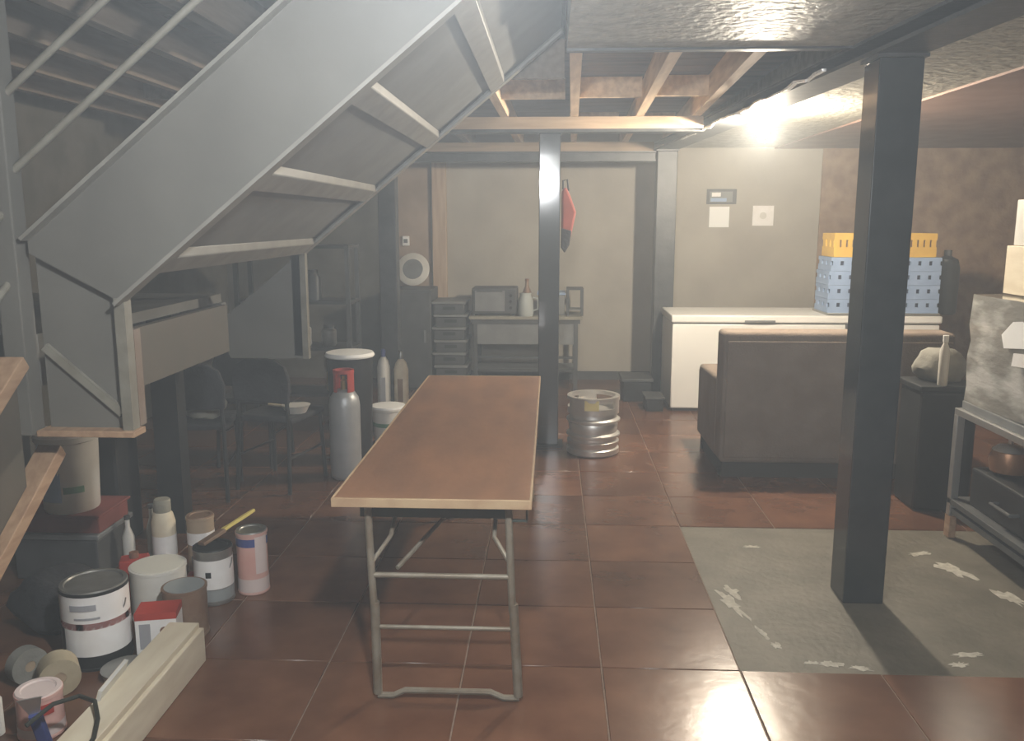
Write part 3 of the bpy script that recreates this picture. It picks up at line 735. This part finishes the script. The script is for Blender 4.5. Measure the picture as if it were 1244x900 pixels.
# ================================================================== BLACK CHAIRS UNDER THE STAIR
def chair(loc, rz, label):
    t = thing('black_chair', label, 'chair', loc, rz, group='black chairs under the stairs')
    MB().box(-.20, .20, -.20, .20, .43, .47).build('seat', 'black_fabric', t, bevel=.018, seg=3)
    MB().prism([(-.19, .56), (.19, .56), (.20, .70), (.17, .79), (.10, .83), (-.10, .83), (-.17, .79), (-.20, .70)], 'y', .19, .225).build('backrest', 'black_fabric', t, bevel=.012)
    for sx in (-1, 1):
        MB().tube([(sx*.17, .205, .60), (sx*.175, .20, .44), (sx*.185, .235, 0)], .013, 8).build('leg', 'black_plastic', t, smooth=True)
        MB().tube([(sx*.175, -.17, .43), (sx*.19, -.19, 0)], .013, 8).build('leg', 'black_plastic', t, smooth=True)
        MB().cyl((sx*.182, -.18, .22), (sx*.18, .215, .22), .008, n=8).build('stretcher', 'black_plastic', t, smooth=True)
    return t
ch0 = chair((-1.70, 5.28, 0), 165, 'black chair standing upright closest to the silver gas cylinder')
c = copy_tree(ch0); c.location = (-2.13, 5.05, 0); c.rotation_euler = (0, 0, R(190)); c['label'] = 'black chair between the landing support post and the other black chairs'
c = copy_tree(ch0); c.location = (-2.05, 5.80, 0); c.rotation_euler = (0, 0, R(178)); c['label'] = 'black chair pushed in behind the other two black chairs'
pan = thing('white_pan', 'shallow white pan on the seat of the chair by the gas cylinder', 'pan', (-1.585, 5.215, .47))
MB().lathe([(.06, 0), (.085, .045), (.09, .05)], n=20).build('bowl', 'white_plastic', pan, smooth=True)
MB().cyl((-.08, 0, .04), (-.17, -.02, .055), .009, n=8).build('handle', 'cream', pan, smooth=True)
tag(MB().blob((-2.09, 5.03, .57), (.12, .10, .10), 11, .2, 3, flat=-.098).build('cloth_bundle', 'pale_cloth', smooth=True), 'pale crumpled cloth bundle on the seat of a black chair', 'cloth')
# rack deep under the stairs
rk = thing('storage_rack', 'dark open storage rack with shelves behind the black chairs', 'rack', (-2.20, 7.45, 0))
for x in (-.48, .48):
    for yy in (-.18, .18): MB().box(x-.018, x+.018, yy-.018, yy+.018, 0, 1.45).build('upright', 'dark_grey', rk)
for z in (.15, .55, .95, 1.42): MB().box(-.50, .50, -.20, .20, z, z+.025).build('shelf', 'dark_grey', rk)
for i, (x, z, c1, lb, h_) in enumerate(((-.22, .575, 'mid_grey', 'grey jar on the middle shelf of the dark rack, by its upright', .24), (.05, .575, 'white_plastic', 'whitish jar on the middle shelf of the dark rack', .20),
                             (.27, .575, 'tin', 'tin jar on the middle shelf of the dark rack, next to the whitish one', .18), (.15, .975, 'mid_grey', 'grey jar alone on the upper shelf of the dark rack', .26), (.30, .175, 'cream', 'cream jar on the low shelf of the dark rack', .22))):
    j = thing('storage_jar', lb, 'jar', (-2.20+x, 7.40, z))
    MB().lathe([(.055, 0), (.065, .015), (.065, h_*.75), (.04, h_*.88)], n=16).build('body', c1, j, smooth=True)
    MB().lathe([(.045, h_*.88), (.045, h_)], n=14).build('lid', 'dark_grey', j, smooth=True)

# ================================================================== PAINT CANS AND CLUTTER UNDER THE FIRST FLIGHT
bd = thing('timber_beam', 'cream painted timber beam lying on the floor in front of the paint cans', 'beam', (-1.36, 2.38, 0))
MB().box(-.06, .06, -.62, .62, 0, .135).build('beam', 'cream', bd, bevel=.005)
MB().box(-.07, .045, -.62, .612, .135, .158).build('top_board', 'cream', bd, bevel=.003)
def paint_can(loc, rr, h_, body, label, bands=(), lid='tin', handle=False, tilt=(0,0), top='lid', rz=0):
    t = thing('paint_can', label, 'paint can', loc, rz)
    t.rotation_euler = (R(tilt[0]), R(tilt[1]), R(rz))
    MB().lathe([(rr-.004, 0), (rr, .004), (rr, .012), (rr-.003, .014), (rr-.003, h_-.014), (rr, h_-.012), (rr, h_)], n=28).build('body', body, t, smooth=True)
    for (z0, z1, m) in bands:
        MB().lathe([(rr-.0015, z0), (rr-.0015, z1)], n=28, cap=False).build('label_band', m, t, smooth=True)
    if top == 'lid':
        MB().lathe([(rr-.002, h_), (rr-.004, h_+.006), (rr-.018, h_+.006), (rr-.022, h_+.001), (.002, h_+.001)], n=28).build('lid', lid, t, smooth=True)
    else:
        MB().lathe([(rr-.010, h_-.006), (rr-.010, h_+.002)], n=28).build('paint_surface', top, t, smooth=True)
    if handle:
        pts = [(-(rr+.004)*math.cos(a), -.012 - .02*math.sin(a), h_*.82 - .10*math.sin(a)) for a in [math.pi*i/14 for i in range(15)]]
        MB().tube(pts, .0025, 6).build('wire_handle', 'tin', t, smooth=True)
    return t
def face_patch(t, rr, a0, a1, z0, z1, m, name='label_patch'):
    mb = MB(); n = 8; q0 = None
    for i in range(n+1):
        a = R(a0 + (a1-a0)*i/n); c, s = math.cos(a), math.sin(a)
        q = [mb.bm.verts.new((r_*c, r_*s, z)) for r_, z in ((rr-.001, z0), (rr+.0012, z0), (rr+.0012, z1), (rr-.001, z1))]
        if q0: mb.bridge(q0, q)
        else: mb.bm.faces.new(q[::-1])
        q0 = q
    mb.bm.faces.new(q0)
    return mb.build(name, m, t)
ca = paint_can((-1.72, 3.01, 0), .122, .305, 'black_plastic', 'big white labelled paint can with a red stripe, black below, behind the timber beam', bands=((.06, .295, 'white_label'), (.165, .19, 'red_paint')), lid='tin', handle=True)
face_patch(ca, .1215, 255, 300, .24, .262, 'grey_print', 'label_print'); face_patch(ca, .1215, 262, 305, .205, .213, 'grey_print', 'label_print')
face_patch(ca, .1205, 190, 235, .06, .165, 'black_plastic', 'dark_panel')
bxB = thing('label_carton', 'small white carton with a dark spot and red edge between the cans', 'carton', (-1.495, 3.045, 0), 12)
MB().box(-.075, .075, -.055, .055, 0, .19).build('carton', 'white_label', bxB, bevel=.003)
MB().box(-.0755, .0755, -.0555, .0555, .165, .192).build('red_edge', 'red_paint', bxB)
MB().lathe([(.016, -.057), (.016, -.054)], c=(.03, 0, .12), axis='y', n=12).build('dark_spot', 'brown_print', bxB)
MB().box(-.06, -.02, -.0565, -.0545, .05, .15).build('print_block', 'grey_print', bxB)
c1 = paint_can((-1.465, 3.215, 0), .088, .205, 'rust_tin', 'open rusty brown can half full of grey paint', top='paint_grey', rz=20)
c2 = paint_can((-1.645, 3.375, 0), .115, .225, 'white_plastic', 'wide white tub with dried cream paint beside the rusty can', top='paint_dry')
ce = paint_can((-1.475, 3.54, 0), .085, .245, 'tin', 'white labelled can with a black lid and a dark spot on its label', bands=((.075, .205, 'white_label'), (.02, .07, 'paint_grey')), lid='black_plastic', handle=True)
face_patch(ce, .084, 268, 284, .13, .155, 'black_plastic', 'dark_spot')
cf = paint_can((-1.335, 3.64, 0), .070, .285, 'pink', 'pink and white paint can farthest along the row, with a blue upper edge', bands=((.0145, .075, 'pink_pale'), (.225, .262, 'blue_print')), lid='tin')
face_patch(cf, .069, 300, 350, .10, .27, 'pink_pale')
cg_ = paint_can((-1.66, 3.86, 0), .065, .27, 'cardboard', 'slim brown can with a blue and white label in the second row', bands=((.14, .20, 'white_label'),), lid='rust_tin')
face_patch(cg_, .064, 255, 285, .10, .145, 'blue_print')
br = thing('paint_brush', 'yellow handled paint brush lying across the tops of two cans', 'brush', (-1.475, 3.55, .275)); br.rotation_euler = (R(-10), R(-14), R(58))
MB().prism([(-.06, -.025), (.06, -.025), (.06, .025), (-.06, .025)], 'z', .0, .016).build('ferrule_and_bristles', 'rust_tin', br, bevel=.003)
MB().prism([(.06, -.016), (.10, -.010), (.18, -.013), (.24, -.008), (.24, .008), (.18, .013), (.10, .010), (.06, .016)], 'z', .002, .016).build('handle', 'yellow_handle', br, bevel=.003)
bh = thing('tall_bottle', 'tall whitish plastic bottle in the second row behind the paint tub', 'bottle', (-1.81, 3.80, 0))
MB().lathe([(.048, 0), (.054, .012), (.054, .26), (.044, .30), (.036, .31)], n=20).build('body', 'cream', bh, smooth=True)
MB().lathe([(.038, .31), (.038, .365), (.034, .37)], n=16).build('cap', 'pale_cloth', bh, smooth=True)
MB().lathe([(.0545, .10), (.0545, .20)], n=20, cap=False).build('label_band', 'white_label', bh, smooth=True)
for x, yy, hh, rr, m1, lb in ((-2.02, 3.87, .26, .028, 'white_plastic', 'small slim white bottle beside the black bin'), (-1.93, 3.93, .30, .026, 'glass_grey', 'slim grey bottle between the white bottle and the tall whitish one')):
    b_ = thing('slim_bottle', lb, 'bottle', (x, yy, 0))
    MB().lathe([(rr, 0), (rr, hh*.6), (rr*.4, hh*.78), (rr*.4, hh*.95)], n=14).build('body', m1, b_, smooth=True)
    MB().lathe([(rr*.5, hh*.93), (rr*.5, hh)], n=12).build('cap', 'dark_grey', b_, smooth=True)
rd = thing('red_tin', 'small red tin between the big labelled can and the white tub', 'tin', (-1.85, 3.58, 0), 20)
MB().box(-.06, .06, -.045, .045, 0, .17).build('body', 'red_paint', rd, bevel=.008); MB().lathe([(.02, .17), (.02, .195)], n=12).build('cap', 'brown_print', rd, smooth=True)
pkl = thing('paint_roller', 'paint roller with a pink sleeve lying behind the red tin', 'roller', (-1.66, 3.56, .0), 10)
MB().cyl((-.075, 0, .035), (.075, 0, .035), .035, n=18).build('sleeve', 'pink_pale', pkl, smooth=True)
MB().tube([(.075, 0, .035), (.09, 0, .035), (.09, .05, .03), (.02, .06, .02), (.02, .10, .018)], .005).build('wire_arm', 'tin', pkl, smooth=True)
MB().cyl((.02, .095, .018), (.02, .20, .018), .014, n=12).build('handle', 'red_paint', pkl, smooth=True)
# rolls of tape, pink can, rags, cable near the camera
for (x, yy, rr, ln, rz, m1, lb) in ((-1.735, 2.765, .068, .09, 35, 'roll_beige', 'beige roll of tape lying on its side with its core showing'), (-1.885, 2.82, .066, .05, 60, 'grey_cloth', 'grey roll of tape beside the beige one')):
    t = thing('tape_roll', lb, 'tape roll', (x, yy, 0), rz)
    mb = MB(); n = 24
    A = mb.ring((0, -ln/2, rr), (0,1,0), rr, n); B = mb.ring((0, ln/2, rr), (0,1,0), rr, n); C_ = mb.ring((0, ln/2, rr), (0,1,0), rr*.3, n); D = mb.ring((0, -ln/2, rr), (0,1,0), rr*.3, n)
    for p, q in ((A, B), (B, C_), (C_, D), (D, A)): mb.bridge(p, q)
    mb.build('tape', m1, t, smooth=True)
    MB().lathe([(rr*.3, -ln/2+.004), (rr*.3, ln/2-.004)], c=(0, 0, rr), axis='y', n=18).build('core', 'cardboard', t, smooth=True)
pc = paint_can((-1.655, 2.52, 0), .072, .15, 'pink', 'small pink can near the cable, in front of the tape rolls', bands=((.0145, .045, 'pink_pale'),), lid='pink_pale')
face_patch(pc, .071, 300, 335, .09, .125, 'red_paint')
tl = thing('scraper', 'scraper with a dark blue handle leaning against the pink can', 'scraper', (-1.585, 2.43, .0), 15); tl.rotation_euler = (R(14), R(-6), R(15))
MB().box(-.018, .018, -.014, .014, .0, .15).build('handle', 'blue_print', tl, bevel=.005); MB().prism([(-.016, .15), (.016, .15), (.036, .21), (-.036, .21)], 'y', -.002, .002).build('blade', 'stainless', tl)
for (x, yy, hh, rr, m1, lb) in ((-1.80, 2.50, .17, .028, 'white_plastic', 'white topped squeeze tube standing beside the pink can'), (-1.76, 2.36, .12, .032, 'pale_cloth', 'short pale pot in front of the white squeeze tube')):
    b_ = thing('squeeze_tube', lb, 'tube', (x, yy, 0))
    MB().lathe([(rr, 0), (rr, hh*.7), (rr*.5, hh*.82)], n=16).build('body', m1, b_, smooth=True); MB().lathe([(rr*.55, hh*.82), (rr*.5, hh)], n=12).build('cap', 'paper', b_, smooth=True)
wd = thing('plaster_offcut', 'white plasterboard offcut leaning on the cream timber beam', 'offcut', (-1.465, 2.54, 0)); wd.rotation_euler = (0, R(17), R(4))
MB().box(-.012, .0, -.10, .10, 0, .20).build('board', 'white_plastic', wd); MB().box(-.0135, -.012, -.10, .10, 0, .20).build('paper_face', 'cream', wd)
cbl = MB().tube([(-1.56, 2.30, .16), (-1.52, 2.38, .185), (-1.46, 2.42, .19), (-1.40, 2.40, .185), (-1.355, 2.33, .172), (-1.32, 2.24, .166), (-1.31, 2.12, .166), (-1.35, 1.98, .166)], .007, 8).build('cable', 'cable', smooth=True)
tag(cbl, 'dark cable looping over the end of the cream timber beam', 'cable')
sc_ = thing('scrap_tin', 'low tin lid tray under the labels of the big paint can', 'tray', (-1.545, 2.87, 0), 20)
MB().lathe([(.075, 0), (.085, .035), (.088, .04)], n=22).build('dish', 'tin', sc_, smooth=True); MB().lathe([(.074, .028), (.074, .034)], n=22).build('paint_surface', 'rust_tin', sc_, smooth=True)
# deeper under the landing
crt = thing('storage_box', 'dark lidded storage box under the landing carrying the red tray', 'box', (-2.28, 3.86, 0))
MB().box(-.20, .20, -.16, .16, 0, .20).build('body', 'dark_grey', crt, bevel=.012); MB().box(-.21, .21, -.17, .17, .20, .225).build('lid', 'mid_grey', crt, bevel=.006)
rdt = thing('red_tray', 'dull red tray between the dark storage box and the blue white bucket', 'tray', (-2.26, 3.85, .225))
MB().prism([(-.19, -.14), (.19, -.14), (.19, .14), (-.19, .14)], 'z', 0, .08).build('body', 'red_cloth', rdt, bevel=.01); MB().box(-.20, .20, -.15, .15, .08, .092).build('rim', 'red_cloth', rdt, bevel=.004)
wbu = thing('paint_bucket', 'large white bucket with faded blue and green print on the red tray', 'bucket', (-2.25, 3.82, .317))
MB().lathe([(.115, 0), (.12, .01), (.132, .33), (.142, .335), (.142, .36)], n=28).build('body', 'white_plastic', wbu, smooth=True)
MB().lathe([(.144, .36), (.142, .375), (.03, .378)], n=28).build('lid', 'white_label', wbu, smooth=True)
face_patch(wbu, .1255, 235, 280, .06, .20, 'blue_crate', 'blue_patch'); face_patch(wbu, .127, 285, 325, .10, .13, 'green_print', 'green_patch')
bg = thing('rubbish_bin', 'tall black bin under the landing next to the white bucket', 'bin', (-2.30, 4.22, 0))
MB().prism([(-.13, -.12), (.13, -.12), (.13, .12), (-.13, .12)], 'z', 0, .66).build('body', 'black_plastic', bg, bevel=.02); MB().box(-.14, .14, -.13, .13, .66, .70).build('lid', 'black_plastic', bg, bevel=.01)
tag(MB().blob((-2.02, 3.28, .10), (.17, .15, .13), 21, .16, 3, flat=-.10).build('black_sack', 'black_fabric', smooth=True), 'slumped black sack behind the big white labelled can', 'sack')

# ================================================================== BARE BULB
def bulb(loc, label, glow, drop=0.):
    lb = thing('ceiling_bulb', label, 'lamp', loc)
    MB().lathe([(.045, -.018), (.05, 0)], n=20).build('rose', 'white_plastic', lb, smooth=True)
    d = -drop
    MB().cyl((0, 0, d-.042), (0, 0, -.018), .005, n=8).build('flex', 'white_plastic', lb, smooth=True)
    MB().lathe([(.022, d-.080), (.024, d-.040)], n=16).build('holder', 'white_plastic', lb, smooth=True)
    MB().lathe([(r_, d+z) for r_, z in ((.002, -.190), (.022, -.185), (.037, -.170), (.044, -.147), (.040, -.123), (.026, -.097), (.018, -.081))], n=20).build('bulb', glow, lb, smooth=True)
bulb((1.375, 5.90, ZS), 'bare glowing bulb hanging just under the concrete ceiling beside the long beam', 'bulb_glow')
bulb((-.13, 1.22, ZS), 'bare bulb hanging on a short flex under the concrete ceiling before the trestle table', 'bulb_glow_cool', .11)
